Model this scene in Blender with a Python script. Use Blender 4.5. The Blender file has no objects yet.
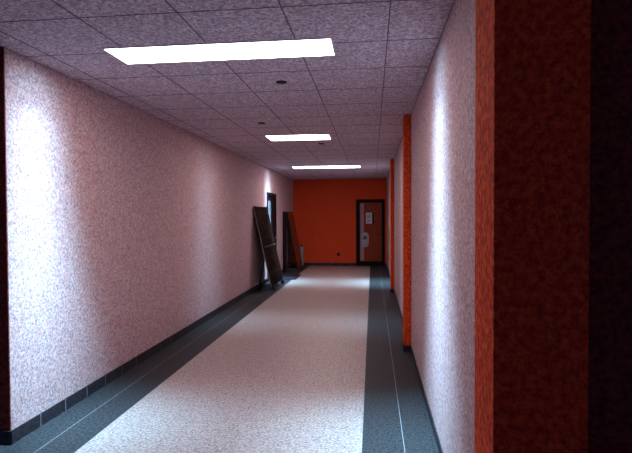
import bpy, bmesh, math, random
from mathutils import Matrix, Vector

S = bpy.context.scene
COL = S.collection
random.seed(4)

# ------------------------------------------------------------------ camera
cam_data = bpy.data.cameras.new('camera')
cam = bpy.data.objects.new('camera', cam_data)
COL.objects.link(cam)
cam_data.sensor_width = 36.0
cam_data.lens = 489.74 * 36.0 / 632.0
cam_data.clip_start = 0.05
yaw, pitch, roll, CAMZ = 0.11471, 0.02133, 0.004344, 1.5727
fw = Vector((-math.sin(yaw)*math.cos(pitch), math.cos(yaw)*math.cos(pitch), -math.sin(pitch)))
rt = Vector((math.cos(yaw), math.sin(yaw), 0))
dn = fw.cross(rt)
r2 = math.cos(roll)*rt + math.sin(roll)*dn
d2 = -math.sin(roll)*rt + math.cos(roll)*dn
cam.matrix_world = Matrix(((r2.x, -d2.x, -fw.x, 0), (r2.y, -d2.y, -fw.y, 0), (r2.z, -d2.z, -fw.z, CAMZ), (0, 0, 0, 1)))
S.camera = cam

# ------------------------------------------------------------------ world: dim bluish light of the unlit hall behind
world = bpy.data.worlds.new('dim_hall')
S.world = world
world.use_nodes = True
bg = world.node_tree.nodes['Background']
bg.inputs[0].default_value = (0.27, 0.26, 0.70, 1)
bg.inputs[1].default_value = 0.20

S.view_settings.view_transform = 'Standard'
S.view_settings.look = 'None'
S.view_settings.gamma = 1.0
S.view_settings.use_curve_mapping = False
S.view_settings.exposure = 0.14

LAMP_COL = (1.0, 0.84, 0.82)
BEAM_COL = (0.36, 0.75, 1.0)
DIFFUSER = 8.8          # radiance of the opal panels
BEAM = 2.7             # watts of each reflector beam

# ------------------------------------------------------------------ dimensions
XL, XR, YB, HC = -2.49, 0.444, 15.4, 2.733
YL0 = 3.10              # near corner of the left wall
YR0 = 1.50              # near pilaster face
SXL, SXR = -1.975, -0.078   # edges of the pale floor band

# ------------------------------------------------------------------ materials
def new_mat(name):
    m = bpy.data.materials.new(name); m.use_nodes = True
    nt = m.node_tree; b = nt.nodes['Principled BSDF']
    return m, nt, b

def speckle(name, c1, c2, scale=60.0, rough=0.6, spec=0.3, contrast=(0.35, 0.65), c3=None, big=0.0, bump=0.0, detail=3.0, bdist=0.004):
    """two-tone grainy surface in object space, optional slow drift towards c3 and a fine bump"""
    m, nt, b = new_mat(name)
    L = nt.links; N = nt.nodes
    tc = N.new('ShaderNodeTexCoord')
    n = N.new('ShaderNodeTexNoise'); n.inputs['Scale'].default_value = scale; n.inputs['Detail'].default_value = detail
    n.inputs['Roughness'].default_value = 0.75
    L.new(tc.outputs['Object'], n.inputs['Vector'])
    mr = N.new('ShaderNodeMapRange'); mr.inputs[1].default_value = contrast[0]; mr.inputs[2].default_value = contrast[1]
    L.new(n.outputs['Fac'], mr.inputs[0])
    mx = N.new('ShaderNodeMix'); mx.data_type = 'RGBA'
    mx.inputs[6].default_value = (*c1, 1); mx.inputs[7].default_value = (*c2, 1)
    L.new(mr.outputs[0], mx.inputs[0])
    out = mx.outputs[2]
    if c3 is not None:
        n2 = N.new('ShaderNodeTexNoise'); n2.inputs['Scale'].default_value = 14.0; n2.inputs['Detail'].default_value = 5.0
        L.new(tc.outputs['Object'], n2.inputs['Vector'])
        mr2 = N.new('ShaderNodeMapRange'); mr2.inputs[1].default_value = 0.4; mr2.inputs[2].default_value = 0.7
        mr2.inputs[4].default_value = big
        L.new(n2.outputs['Fac'], mr2.inputs[0])
        mx2 = N.new('ShaderNodeMix'); mx2.data_type = 'RGBA'
        L.new(mr2.outputs[0], mx2.inputs[0]); L.new(out, mx2.inputs[6]); mx2.inputs[7].default_value = (*c3, 1)
        out = mx2.outputs[2]
    L.new(out, b.inputs['Base Color'])
    b.inputs['Roughness'].default_value = rough
    b.inputs['Specular IOR Level'].default_value = spec
    if bump:
        bp = N.new('ShaderNodeBump'); bp.inputs['Strength'].default_value = bump; bp.inputs['Distance'].default_value = bdist
        L.new(n.outputs['Fac'], bp.inputs['Height']); L.new(bp.outputs[0], b.inputs['Normal'])
    return m

def plain(name, c, rough=0.5, spec=0.4, metal=0.0):
    return speckle(name, tuple(x*0.85 for x in c), tuple(min(1, x*1.15) for x in c), 40.0, rough, spec)

M = {}
M['plaster'] = speckle('rough_white_plaster', (0.22, 0.115, 0.13), (0.80, 0.59, 0.62), 62, 0.7, 0.2, (0.34, 0.66), (0.62, 0.32, 0.30), 0.45, bump=0.5)  # reddish third colour puts the orange wall's bounce light into the plaster
M['orange'] = speckle('rough_orange_paint', (0.46, 0.028, 0.014), (0.96, 0.135, 0.034), 40, 0.8, 0.1, (0.38, 0.62), (0.60, 0.05, 0.02), 0.4, bump=0.5)
M['ceiling'] = speckle('mineral_fibre_tile', (0.32, 0.24, 0.29), (0.92, 0.76, 0.85), 50, 0.9, 0.1, (0.38, 0.62), (0.40, 0.30, 0.38), 0.4, bump=0.4)
M['ceil_gap'] = plain('ceiling_joint', (0.16, 0.12, 0.16), 0.9, 0.1)
M['floor'] = speckle('pale_speckled_terrazzo', (0.20, 0.15, 0.148), (0.62, 0.49, 0.475), 55, 0.4, 0.35, (0.42, 0.60), (0.66, 0.52, 0.50), 0.3)
M['slate'] = speckle('dark_slate_tile', (0.009, 0.010, 0.012), (0.064, 0.070, 0.080), 50, 0.5, 0.12, (0.38, 0.62), (0.05, 0.045, 0.05), 0.4)
M['skirting'] = speckle('black_violet_skirting_tile', (0.012, 0.010, 0.014), (0.045, 0.038, 0.05), 55, 0.5, 0.2, (0.38, 0.62))
M['grout'] = plain('pale_grout', (0.36, 0.36, 0.39), 0.8, 0.2)
M['black'] = plain('black_paint', (0.006, 0.005, 0.006), 0.6, 0.1)
M['umber'] = speckle('rough_dark_umber', (0.09, 0.016, 0.012), (0.28, 0.05, 0.04), 48, 0.8, 0.15, (0.36, 0.64))  # dark red-brown; on the right end wall it stands in for shade
M['white'] = plain('white_enamel', (0.75, 0.76, 0.78), 0.4, 0.4)
M['steel'] = plain('dull_steel', (0.16, 0.16, 0.17), 0.4, 0.5)
M['rubber'] = plain('grey_rubber', (0.05, 0.045, 0.05), 0.7, 0.3)

def emit(name, col, s):
    m, nt, b = new_mat(name)
    b.inputs['Base Color'].default_value = (0.8, 0.8, 0.8, 1)
    b.inputs['Emission Color'].default_value = (*col, 1)
    b.inputs['Emission Strength'].default_value = s
    return m

# ------------------------------------------------------------------ mesh helpers
def BM(): return bmesh.new()

def box(bm, lo, hi, mi=0, bevel=0.0):
    x0, y0, z0 = lo; x1, y1, z1 = hi
    v = [bm.verts.new(p) for p in ((x0,y0,z0),(x1,y0,z0),(x1,y1,z0),(x0,y1,z0),(x0,y0,z1),(x1,y0,z1),(x1,y1,z1),(x0,y1,z1))]
    fs = [bm.faces.new([v[i] for i in q]) for q in ((3,2,1,0),(4,5,6,7),(0,1,5,4),(1,2,6,5),(2,3,7,6),(3,0,4,7))]
    for f in fs: f.material_index = mi
    if bevel:
        es = list({e for f in fs for e in f.edges})
        r = bmesh.ops.bevel(bm, geom=es, offset=bevel, segments=2, affect='EDGES', profile=0.5)
        for f in r['faces']: f.material_index = mi
    return v

def quad(bm, pts, mi=0):
    f = bm.faces.new([bm.verts.new(p) for p in pts]); f.material_index = mi
    return f

def tube(bm, a, b, r, n=12, mi=0, r2=None):
    a, b = Vector(a), Vector(b); d = (b-a).normalized()
    u = d.orthogonal().normalized(); w = d.cross(u)
    r2 = r if r2 is None else r2
    A = [bm.verts.new(a + (u*math.cos(t)+w*math.sin(t))*r) for t in [2*math.pi*k/n for k in range(n)]]
    B = [bm.verts.new(b + (u*math.cos(t)+w*math.sin(t))*r2) for t in [2*math.pi*k/n for k in range(n)]]
    for k in range(n):
        f = bm.faces.new((A[k], A[(k+1)%n], B[(k+1)%n], B[k])); f.material_index = mi; f.smooth = True
    bm.faces.new(A[::-1]).material_index = mi; bm.faces.new(B).material_index = mi

def lathe(bm, prof, c, n=24, mi=0):
    cx, cy, cz = c; rings = []
    for r, z in prof:
        rings.append([bm.verts.new((cx+r*math.cos(2*math.pi*k/n), cy+r*math.sin(2*math.pi*k/n), cz+z)) for k in range(n)])
    for a, b in zip(rings, rings[1:]):
        for k in range(n):
            f = bm.faces.new((a[k], a[(k+1)%n], b[(k+1)%n], b[k])); f.smooth = True; f.material_index = mi
    bm.faces.new(rings[0][::-1]); bm.faces.new(rings[-1])

def obj(name, bm, mats, parent=None):
    bmesh.ops.recalc_face_normals(bm, faces=bm.faces)
    me = bpy.data.meshes.new(name); bm.to_mesh(me); bm.free()
    o = bpy.data.objects.new(name, me); COL.objects.link(o)
    for m in (mats if isinstance(mats, (list, tuple)) else [mats]): me.materials.append(M[m] if isinstance(m, str) else m)
    if parent: o.parent = parent
    return o

def struct(name, bm, mats):
    o = obj(name, bm, mats); o['kind'] = 'structure'
    return o

def tag(o, label, cat, group=None):
    o['label'] = label; o['category'] = cat
    if group: o['group'] = group
    return o

def thing(name, label, cat, loc=(0, 0, 0), group=None, rot=None):
    o = bpy.data.objects.new(name, None); COL.objects.link(o)
    o.location = loc; o.empty_display_size = 0.2
    if rot: o.rotation_euler = rot
    return tag(o, label, cat, group)

# ------------------------------------------------------------------ floor
YF0, XF0, XF1 = -3.0, -6.0, 4.0
bm = BM()
# sub-base
box(bm, (XF0, YF0, -0.12), (XF1, YB+0.3, -0.004), 1)
def slab(x0, y0, x1, y1, mi): quad(bm, ((x0,y0,0),(x1,y0,0),(x1,y1,0),(x0,y1,0)), mi)
slab(SXL, YF0, SXR, YB, 0)                                   # pale band
slab(SXL-0.006, YF0, SXL, YB, 2); slab(SXR, YF0, SXR+0.005, YB, 2)
GL, GR = XL+0.242, 0.212
for x0, x1 in ((XL-0.02, GL-0.003), (GL+0.003, SXL-0.006), (SXR+0.005, GR-0.003), (GR+0.003, XR+0.05)):
    slab(x0, YF0, x1, YB, 1)
for g in (GL, GR): slab(g-0.002, YF0, g+0.002, YB, 2)
slab(XF0, YF0, XL-0.02, YL0, 1)
slab(XR+0.05, YF0, XF1, YR0+0.2, 1)
struct('floor', bm, ['floor', 'slate', 'grout'])

# ------------------------------------------------------------------ ceiling: suspended tiles with open joints
bm = BM()
box(bm, (XF0, YF0, HC+0.012), (XF1, YB+0.3, HC+0.1), 1)
def tiles(xs, ys):
    for xa, xb in zip(xs, xs[1:]):
        for ya, yb in zip(ys, ys[1:]):
            gx, gy = 0.004, 0.0035
            box(bm, (xa+gx, ya+gy, HC), (xb-gx, yb-gy, HC+0.012), 0)
ys = [YF0] + [-2.7+0.6*k for k in range(0, 31) if -2.7+0.6*k < YB-0.1] + [YB]
near = [y for y in ys if y < YL0-0.2]
tiles([XL] + [-2.3+0.6*k for k in range(5)] + [XR], ys)
for y in ys[1:-1]: box(bm, (XL+0.002, y-0.0035, HC-0.002), (XR-0.002, y+0.0035, HC+0.001), 1)     # cross bars of the grid
for x in [-2.3+0.6*k for k in range(5)]: box(bm, (x-0.004, YF0, HC-0.002), (x+0.004, YB, HC+0.001), 1)
tiles([XF0] + [-5.9+0.6*k for k in range(6)] + [XL], near + [YL0])
tiles([XR] + [0.7+0.6*k for k in range(6)] + [XF1], [y for y in near if y < YR0-0.1] + [YR0+0.1])
struct('ceiling', bm, ['ceiling', 'ceil_gap'])

# ------------------------------------------------------------------ walls
DL0, DL1, DLH = 11.42, 12.55, 2.15          # doorway in the left wall
bm = BM()
box(bm, (XL-0.2, YL0, 0), (XL, DL0, HC)); box(bm, (XL-0.2, DL1, 0), (XL, YB, HC)); box(bm, (XL-0.2, DL0, DLH), (XL, DL1, HC))
struct('wall_left', bm, 'plaster')
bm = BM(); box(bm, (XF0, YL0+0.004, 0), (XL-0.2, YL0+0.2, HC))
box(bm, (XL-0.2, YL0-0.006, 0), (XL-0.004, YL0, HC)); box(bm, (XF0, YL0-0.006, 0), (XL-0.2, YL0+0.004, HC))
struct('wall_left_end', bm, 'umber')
bm = BM(); box(bm, (XR, YR0+0.1, 0), (XR+0.2, YB, HC)); struct('wall_right', bm, 'plaster')
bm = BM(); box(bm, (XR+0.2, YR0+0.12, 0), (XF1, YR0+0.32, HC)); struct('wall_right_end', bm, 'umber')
DB0, DB1, DBH = -0.51, 0.388, 2.09          # doorway in the end wall
bm = BM()
box(bm, (XL-0.2, YB, 0), (DB0, YB+0.2, HC)); box(bm, (DB1, YB, 0), (XR+0.2, YB+0.2, HC)); box(bm, (DB0, YB, DBH), (DB1, YB+0.2, HC))
struct('wall_back', bm, 'orange')

# orange pilasters along the right wall
for k, (y, x0) in enumerate(((YR0, 0.357), (5.72, 0.362), (10.1, 0.372))):
    bm = BM()
    x1 = 0.626 if k == 0 else XR+0.02
    box(bm, (x0, y, 0.0), (x1, y+0.27, HC), 0, 0.003)
    struct('trim_%d' % (k+1), bm, 'orange')

# baseboards of dark tile
def base_run(bm, a, b, out, h=0.095, t=0.011, step=0.30, off=0.0):
    """tiles along the segment a->b (x,y), standing proud towards out"""
    a, b, o = Vector((*a, 0)), Vector((*b, 0)), Vector((*out, 0)); L = (b-a).length; d = (b-a)/L
    def bx(s0, s1, tt, hh, mi):
        p = [a+d*s0, a+d*s1, a+d*s1+o*tt, a+d*s0+o*tt]
        v = [bm.verts.new((q.x, q.y, 0.001)) for q in p] + [bm.verts.new((q.x, q.y, hh)) for q in p]
        for q in ((0,1,2,3),(4,5,6,7),(0,1,5,4),(1,2,6,5),(2,3,7,6),(3,0,4,7)): bm.faces.new([v[i] for i in q]).material_index = mi
    bx(0, L, t-0.002, h-0.002, 1)
    s = -off
    while s < L:
        s0, s1 = max(s, 0), min(s+step-0.008, L)
        if s1-s0 > 0.01: bx(s0, s1, t, h, 0)
        s += step
bm = BM(); base_run(bm, (XL, YL0-0.005), (XL, DL0), (1, 0)); base_run(bm, (XL, DL1), (XL, YB), (1, 0)); struct('baseboard_left', bm, ['skirting', 'grout'])
bm = BM(); base_run(bm, (XF0, YL0-0.006), (XL+0.011, YL0-0.006), (0, -1)); struct('baseboard_left_end', bm, ['skirting', 'grout'])
bm = BM(); base_run(bm, (XL, YB), (DB0, YB), (0, -1)); base_run(bm, (DB1, YB), (XR, YB), (0, -1)); struct('baseboard_back', bm, ['skirting', 'grout'])
bm = BM()
for a, b in ((YR0+0.27, 5.72), (5.99, 10.1), (10.37, YB)): base_run(bm, (XR, a), (XR, b), (-1, 0), h=0.07, t=0.009)
for y, x0 in ((YR0, 0.357), (5.72, 0.362), (10.1, 0.372)):
    base_run(bm, (x0, y), (x0, y+0.27), (-1, 0), h=0.07, t=0.009)
    base_run(bm, (x0-0.009, y), (XR if y > 3 else 0.626, y), (0, -1), h=0.07, t=0.009)
struct('baseboard_right', bm, ['skirting', 'grout'])

# ------------------------------------------------------------------ doors
M['door_red'] = speckle('red_brown_leaf_reflection', (0.14, 0.022, 0.010), (0.38, 0.062, 0.020), 30, 0.5, 0.15, (0.36, 0.64))  # red-brown leaf with the orange reflection put into its colour
M['pink_reflection'] = plain('pink_grey_reflection_glass', (0.42, 0.24, 0.26), 0.2, 0.5)  # pinkish reflection on the door glass, painted as the strip's colour
M['glass_grey'] = plain('grey_door_glass', (0.20, 0.24, 0.30), 0.15, 0.5)
M['door_dark'] = plain('black_brown_door', (0.010, 0.006, 0.007), 0.6, 0.1)

d = bpy.data.objects.new('door_1', None); COL.objects.link(d); d.location = ((DB0+DB1)/2, YB, 0); d['kind'] = 'structure'
def dloc(o, x, y, z=0): return (x-d.location.x, y-d.location.y, z)
bm = BM()
for lo, hi in (((DB0, YB-0.015, 0), (DB0+0.115, YB+0.09, DBH)), ((DB1-0.10, YB-0.015, 0), (DB1, YB+0.09, DBH)),
               ((DB0+0.115, YB-0.015, DBH-0.10), (DB1-0.10, YB+0.09, DBH)), ((DB0+0.115, YB-0.010, 0.002), (DB1-0.10, YB+0.09, 0.15))):
    box(bm, dloc(d, *lo), dloc(d, *hi), 0, 0.004)
obj('door_frame', bm, 'black', d)
bm = BM(); box(bm, dloc(d, DB0+0.115, YB+0.03, 0.15), dloc(d, DB1-0.10, YB+0.07, DBH-0.10)); leaf = obj('door_leaf', bm, 'door_red', d)
bm = BM(); box(bm, dloc(d, DB0+0.135, YB+0.022, 0.17), dloc(d, DB0+0.245, YB+0.035, DBH-0.13)); obj('glass_strip', bm, 'pink_reflection', leaf)
bm = BM(); tube(bm, dloc(d, DB1-0.15, YB+0.03, 1.0), dloc(d, DB1-0.15, YB-0.02, 1.0), 0.011); tube(bm, dloc(d, DB1-0.15, YB-0.02, 1.0), dloc(d, DB1-0.27, YB-0.02, 1.0), 0.009)
obj('door_handle', bm, 'black', leaf)

e = bpy.data.objects.new('door_2', None); COL.objects.link(e); e.location = (XL, (DL0+DL1)/2, 0); e['kind'] = 'structure'
def eloc(x, y, z): return (x-XL, y-e.location.y, z)
bm = BM()
for lo, hi in (((XL-0.12, DL0, 0), (XL+0.012, DL0+0.07, DLH)), ((XL-0.12, DL1-0.07, 0), (XL+0.012, DL1, DLH)), ((XL-0.12, DL0+0.07, DLH-0.08), (XL+0.012, DL1-0.07, DLH))):
    box(bm, eloc(*lo), eloc(*hi), 0, 0.004)
obj('door_frame', bm, 'black', e)
bm = BM(); box(bm, eloc(XL-0.06, DL0+0.07, 0.004), eloc(XL-0.015, DL1-0.07, DLH-0.08)); leaf2 = obj('door_leaf', bm, 'door_dark', e)
bm = BM(); box(bm, eloc(XL-0.025, DL0+0.20, 0.25), eloc(XL-0.008, DL0+0.52, DLH-0.2)); obj('glass_strip', bm, 'glass_grey', leaf2)
bm = BM(); tube(bm, eloc(XL-0.02, DL1-0.16, 1.03), eloc(XL+0.045, DL1-0.16, 1.03), 0.011); tube(bm, eloc(XL+0.045, DL1-0.16, 1.03), eloc(XL+0.045, DL1-0.29, 1.03), 0.009)
obj('door_handle', bm, 'steel', leaf2)

# ------------------------------------------------------------------ ceiling lights
def ceiling_light(x0, x1, y0, y1, label, k=1.95, beam=1.9):
    cx, cy = (x0+x1)/2, (y0+y1)/2; w, h = (x1-x0)/2, (y1-y0)/2
    t = thing('ceiling_light', label, 'ceiling light', (cx, cy, HC), 'rectangular ceiling lights along the corridor')
    f = 0.012
    bm = BM()
    for lo, hi in (((-w-f, -h-f, -0.008), (-w, h+f, 0.004)), ((w, -h-f, -0.008), (w+f, h+f, 0.004)), ((-w, -h-f, -0.008), (w, -h, 0.004)), ((-w, h, -0.008), (w, h+f, 0.004))):
        box(bm, lo, hi)
    box(bm, (-w, -h, -0.002), (w, h, 0.004))
    obj('housing', bm, 'white', t)
    bm = BM(); box(bm, (-w, -h, -0.007), (w, h, -0.003)); obj('diffuser', bm, emit('opal_diffuser', LAMP_COL, DIFFUSER*k), t)
    # beams of the lamp's own cross-blade reflector: a bright fan across the corridor, tight along it
    for sx, ang, kw, sp in ((-1, 60, .3, 64), (-1, 42, .7, 56), (-1, 29, 1.2, 50), (-1, 20, 1.5, 46), (-1, 13, 1.5, 46), (-.5, 0, 0.3, 50), (0, 0, 0.3, 50), (.5, 0, .3, 50),
                            (1, 13, 1.5, 46), (1, 20, 1.5, 46), (1, 29, 1.2, 50), (1, 42, .7, 56), (1, 60, .3, 64)):
        ld = bpy.data.lights.new('reflector_beam', 'AREA'); ld.shape = 'RECTANGLE'
        ld.size = 0.06; ld.size_y = 2*h*0.8
        ld.energy = BEAM*beam*kw; ld.color = BEAM_COL; ld.spread = math.radians(sp)
        lo = bpy.data.objects.new('reflector_beam', ld); COL.objects.link(lo); lo.parent = t
        lo.location = (sx*w*(0.92 - 0.006*(60-ang) if 0 < ang < 40 else 0.92), 0, -0.045)
        lo.rotation_euler = (0, -sx*math.radians(ang), 0)      # local -Z swings out to the side walls
    return t
ceiling_light(-1.83, -0.27, 3.205, 3.53, 'long glowing white ceiling panel nearest the camera, the largest of the three')
ceiling_light(-1.52, -0.62, 6.93, 7.38, 'short glowing white ceiling panel, the middle one of the three along the corridor', beam=0.3)
ceiling_light(-1.86, -0.29, 11.32, 11.76, 'thin far glowing ceiling panel closest to the orange end wall', k=1.95, beam=1.9)

# ------------------------------------------------------------------ ceiling detectors
for (x, y), lab in zip(((-0.78, 4.2), (-1.37, 6.0), (-0.81, 7.82)), (
        'small dark round detector on the ceiling just beyond the nearest light panel',
        'small dark round detector on the ceiling just before the middle light panel',
        'tiny dark round detector on the ceiling just beyond the middle light panel')):
    t = thing('ceiling_detector', lab, 'detector', (x, y, HC), 'round detectors on the ceiling')
    bm = BM(); lathe(bm, ((0.048, 0), (0.048, -0.005), (0.044, -0.007)), (0, 0, 0)); obj('base', bm, 'black', t)
    bm = BM(); lathe(bm, ((0.034, -0.006), (0.032, -0.011), (0.020, -0.014)), (0, 0, 0)); obj('sensor_cap', bm, 'rubber', t)

# ------------------------------------------------------------------ leaning boards
def planks(name, c1, c2, gap):
    """boards across the sheet with dark joints, local X = along the sheet, Y = up the sheet"""
    m, nt, b = new_mat(name); N, L = nt.nodes, nt.links
    tc = N.new('ShaderNodeTexCoord'); mp = N.new('ShaderNodeMapping')
    L.new(tc.outputs['Object'], mp.inputs[0])
    br = N.new('ShaderNodeTexBrick'); br.inputs['Scale'].default_value = 1.0
    br.inputs['Brick Width'].default_value = 0.40; br.inputs['Row Height'].default_value = 0.11; br.inputs['Mortar Size'].default_value = 0.006
    br.inputs['Color1'].default_value = (*c1, 1); br.inputs['Color2'].default_value = (*c2, 1); br.inputs['Mortar'].default_value = (*gap, 1)
    L.new(mp.outputs[0], br.inputs['Vector'])
    L.new(br.outputs['Color'], b.inputs['Base Color'])
    b.inputs['Roughness'].default_value = 0.8; b.inputs['Specular IOR Level'].default_value = 0.03
    return m
M['dark_planks'] = planks('dark_brown_planks', (0.006, 0.0025, 0.002), (0.028, 0.009, 0.006), (0.002, 0.0012, 0.001))
M['red_planks'] = planks('red_brown_planks', (0.26, 0.048, 0.018), (0.34, 0.068, 0.022), (0.09, 0.02, 0.012))
M['pale_edge'] = plain('pale_edge_strip', (0.30, 0.25, 0.26), 0.6, 0.3)  # paler colour for the strip along the board's near edge
M['batten'] = plain('grey_brown_batten', (0.06, 0.04, 0.035), 0.7, 0.1)
M['dark_steel'] = plain('dark_leg_steel', (0.014, 0.009, 0.009), 0.6, 0.15)

def leaning_board(name, label, cat, y0, length, xb, zb, xt, zt, face, edge, legs_dark):
    """sheet leaning on the left wall: local x along +Y, local y up the sheet, local z its face (towards the corridor)"""
    up = Vector((xt-xb, 0, zt-zb)); H = up.length; up.normalize()
    al = Vector((0, 1, 0)); nz = al.cross(up)
    t = thing(name, label, cat)
    t.matrix_world = Matrix(((al.x, up.x, nz.x, xb), (al.y, up.y, nz.y, y0), (al.z, up.z, nz.z, zb), (0, 0, 0, 1)))
    bm = BM(); box(bm, (0.012, 0.012, -0.035), (length-0.012, H-0.012, 0), 0, 0.003)
    obj('panel', bm, face, t)
    bm = BM()
    box(bm, (0, 0, -0.04), (0.012, H, -0.022)); obj('edge_strip', bm, edge, t)
    bm = BM(); box(bm, (0, 0, -0.022), (0.012, H, 0.004)); obj('edge_strip', bm, legs_dark, t)
    bm = BM(); box(bm, (length-0.012, 0, -0.04), (length, H, 0.004)); obj('edge_strip', bm, legs_dark, t)
    for a, b in ((H-0.012, H), (0, 0.012)):
        bm = BM(); box(bm, (0.012, a, -0.04), (length-0.012, b, 0.004)); obj('rim', bm, legs_dark, t)
    inv = t.matrix_world.inverted()
    return t, inv, H

# nearer board, on two castors, with a folded-out rear leg
t, inv, H = leaning_board('leaning_board', 'dark brown planked board leaning on the left wall before the doorway', 'board',
                          10.05, 1.2, -2.075, 0.10, -2.448, 1.785, 'dark_planks', 'pale_edge', 'dark_steel')
bm = BM(); box(bm, (-0.004, 0.83, 0.0), (1.204, 0.862, 0.016), 0, 0.003); obj('crossbar', bm, 'batten', t)
def rear_leg(t, inv, y, a, b, mat='dark_steel'):
    bm = BM(); A = inv @ Vector((a[0], y, a[1])); B = inv @ Vector((b[0], y, b[1])); tube(bm, A, B, 0.016); return obj('support_leg', bm, mat, t)
rear_leg(t, inv, 10.09, (-2.252, 0.76), (-2.375, 0.012)); rear_leg(t, inv, 11.2, (-2.252, 0.76), (-2.375, 0.012))
bm = BM(); tube(bm, inv @ Vector((-2.36, 10.09, 0.12)), inv @ Vector((-2.36, 11.2, 0.12)), 0.012); obj('stretcher', bm, 'dark_steel', t)
for y in (10.12, 11.17):
    bm = BM()
    tube(bm, inv @ Vector((-2.07, y-0.016, 0.048)), inv @ Vector((-2.07, y+0.016, 0.048)), 0.046, 18)
    c = obj('castor', bm, 'rubber', t)
    bm = BM()
    for s in (-0.026, 0.026): tube(bm, inv @ Vector((-2.07, y+s, 0.045)), inv @ Vector((-2.075, y+s, 0.13)), 0.009)
    tube(bm, inv @ Vector((-2.07, y-0.03, 0.048)), inv @ Vector((-2.07, y+0.03, 0.048)), 0.008)
    obj('castor_fork', bm, 'dark_steel', c)

# farther board, red-brown, with an A-frame of legs behind
t, inv, H = leaning_board('leaning_board', 'red-brown board leaning on the left wall in the far corner beside the orange end wall', 'board',
                          14.0, 0.95, -2.15, 0.06, -2.446, 1.70, 'red_planks', 'dark_steel', 'dark_steel')
rear_leg(t, inv, 14.03, (-2.40, 1.43), (-2.44, 0.14)); rear_leg(t, inv, 14.9, (-2.40, 1.43), (-2.44, 0.14))
bm = BM(); tube(bm, inv @ Vector((-2.435, 14.03, 0.2)), inv @ Vector((-2.16, 14.03, 0.2)), 0.014); obj('stretcher', bm, 'dark_steel', t)
bm = BM()
for y in (14.05, 14.87): 
    a = inv @ Vector((-2.28, y, 0.03)); bmx = BM(); box(bmx, (-0.20, -0.03, 0.002), (0.20, 0.03, 0.055), 0, 0.006)
    bmx.transform(inv @ Matrix.Translation((-2.28, y, 0))); obj('foot', bmx, 'rubber', t)
bm.free()

# narrow dark blue panel standing flat against the wall
M['navy'] = plain('dark_navy_laminate', (0.010, 0.013, 0.035), 0.6, 0.1)
t = thing('upright_panel', 'narrow dark navy panel standing upright against the left wall before the red-brown board', 'panel', (XL+0.04, 13.60, 0))
bm = BM(); box(bm, (-0.02, -0.15, 0.0), (0.02, 0.15, 1.70), 0, 0.004); obj('sheet', bm, 'navy', t)
bm = BM()
for y0, y1 in ((-0.158, -0.15), (0.15, 0.158)): box(bm, (-0.022, y0, 0.001), (0.022, y1, 1.70))
obj('edge_band', bm, 'black', t)

# slim grey canister in the far corner
M['grey_can'] = plain('blue_grey_enamel', (0.26, 0.28, 0.33), 0.4, 0.4)
t = thing('grey_canister', 'slim blue-grey canister standing in the far left corner behind the red-brown board', 'canister', (-2.22, 15.27, 0))
bm = BM(); lathe(bm, ((0.062, 0.002), (0.066, 0.02), (0.066, 0.56), (0.055, 0.60), (0.03, 0.62)), (0, 0, 0)); obj('body', bm, 'grey_can', t)
bm = BM(); lathe(bm, ((0.026, 0.60), (0.026, 0.66), (0.018, 0.68)), (0, 0, 0)); obj('cap', bm, 'black', t)

# dark mat before the left doorway
M['mat'] = speckle('dark_blue_grey_mat', (0.020, 0.018, 0.034), (0.055, 0.05, 0.085), 80, 0.9, 0.1, (0.38, 0.62))
bm = BM(); box(bm, (-0.29, -0.50, 0.0015), (0.29, 0.50, 0.014), 0, 0.004)
o = obj('door_mat', bm, 'mat'); o.location = (-2.175, 12.42, 0); tag(o, 'flat dark blue-grey mat on the floor before the left doorway', 'mat')

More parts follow.
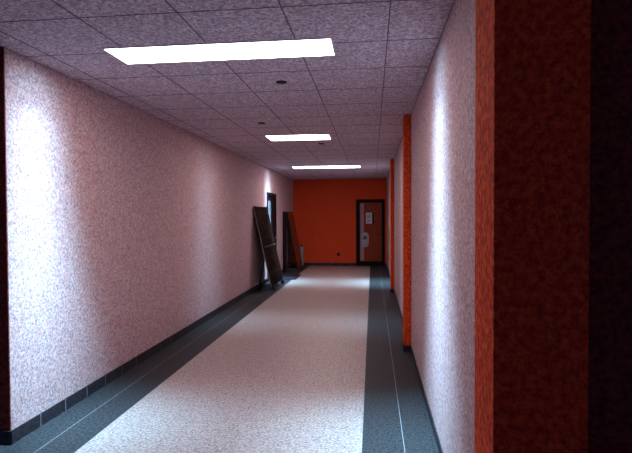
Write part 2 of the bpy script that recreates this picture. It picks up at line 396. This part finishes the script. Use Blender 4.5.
# notices on the end door
M['paper'] = speckle('white_paper', (0.52, 0.52, 0.56), (0.74, 0.73, 0.76), 25, 0.7, 0.2)
M['ink'] = plain('grey_print', (0.10, 0.08, 0.09), 0.7, 0.2)
M['grey_sheet'] = speckle('grey_blue_sheet', (0.24, 0.26, 0.33), (0.42, 0.44, 0.52), 12, 0.5, 0.3)
t = thing('paper_notice', 'white paper notice on the upper part of the door in the orange end wall', 'notice', (-0.105, YB+0.026, 1.50))
bm = BM(); box(bm, (-0.095, -0.002, -0.17), (0.095, 0.0, 0.17)); obj('sheet', bm, 'paper', t)
for z in (0.10, 0.055, 0.01, -0.07, -0.115):
    bm = BM(); box(bm, (-0.06, -0.0035, z-0.008), (0.05 if z > -0.1 else 0.01, -0.0022, z+0.008)); obj('print_line', bm, 'ink', t)
bm = BM(); box(bm, (0.10, -0.003, -0.18), (0.15, 0.001, 0.16)); obj('notice_shadow', bm, 'black', t)  # dark strip standing in for the shadow beside the sheet
t = thing('grey_poster', 'rounded grey-blue poster on the lower left of the door in the end wall', 'poster', (-0.235, YB+0.020, 0.82))
bm = BM(); n = 24
pts = [(0.125*math.copysign(abs(math.cos(a))**0.6, math.cos(a)), 0.23*math.copysign(abs(math.sin(a))**0.6, math.sin(a))) for a in [2*math.pi*k/n for k in range(n)]]
A = [bm.verts.new((x, -0.004, z)) for x, z in pts]; B = [bm.verts.new((x, 0, z)) for x, z in pts]
bm.faces.new(A); bm.faces.new(B[::-1])
for k in range(n): bm.faces.new((A[k], A[(k+1)%n], B[(k+1)%n], B[k]))
obj('sheet', bm, 'grey_sheet', t)
bm = BM(); box(bm, (-0.05, -0.006, 0.02), (0.06, -0.0042, 0.11)); obj('dark_patch', bm, 'ink', t)

# socket low on the end wall
t = thing('wall_socket', 'small dark socket low on the orange end wall', 'socket', (-1.064, YB, 0.36))
bm = BM(); box(bm, (-0.045, -0.012, -0.045), (0.045, 0, 0.045), 0, 0.004); obj('plate', bm, 'black', t)
bm = BM(); lathe(bm, ((0.026, 0.0), (0.026, 0.004), (0.018, 0.006)), (0, 0, 0), 20)
bm.transform(Matrix.Rotation(math.pi/2, 4, 'X')); bm.transform(Matrix.Translation((0, -0.0118, 0))); obj('outlet', bm, 'rubber', t)
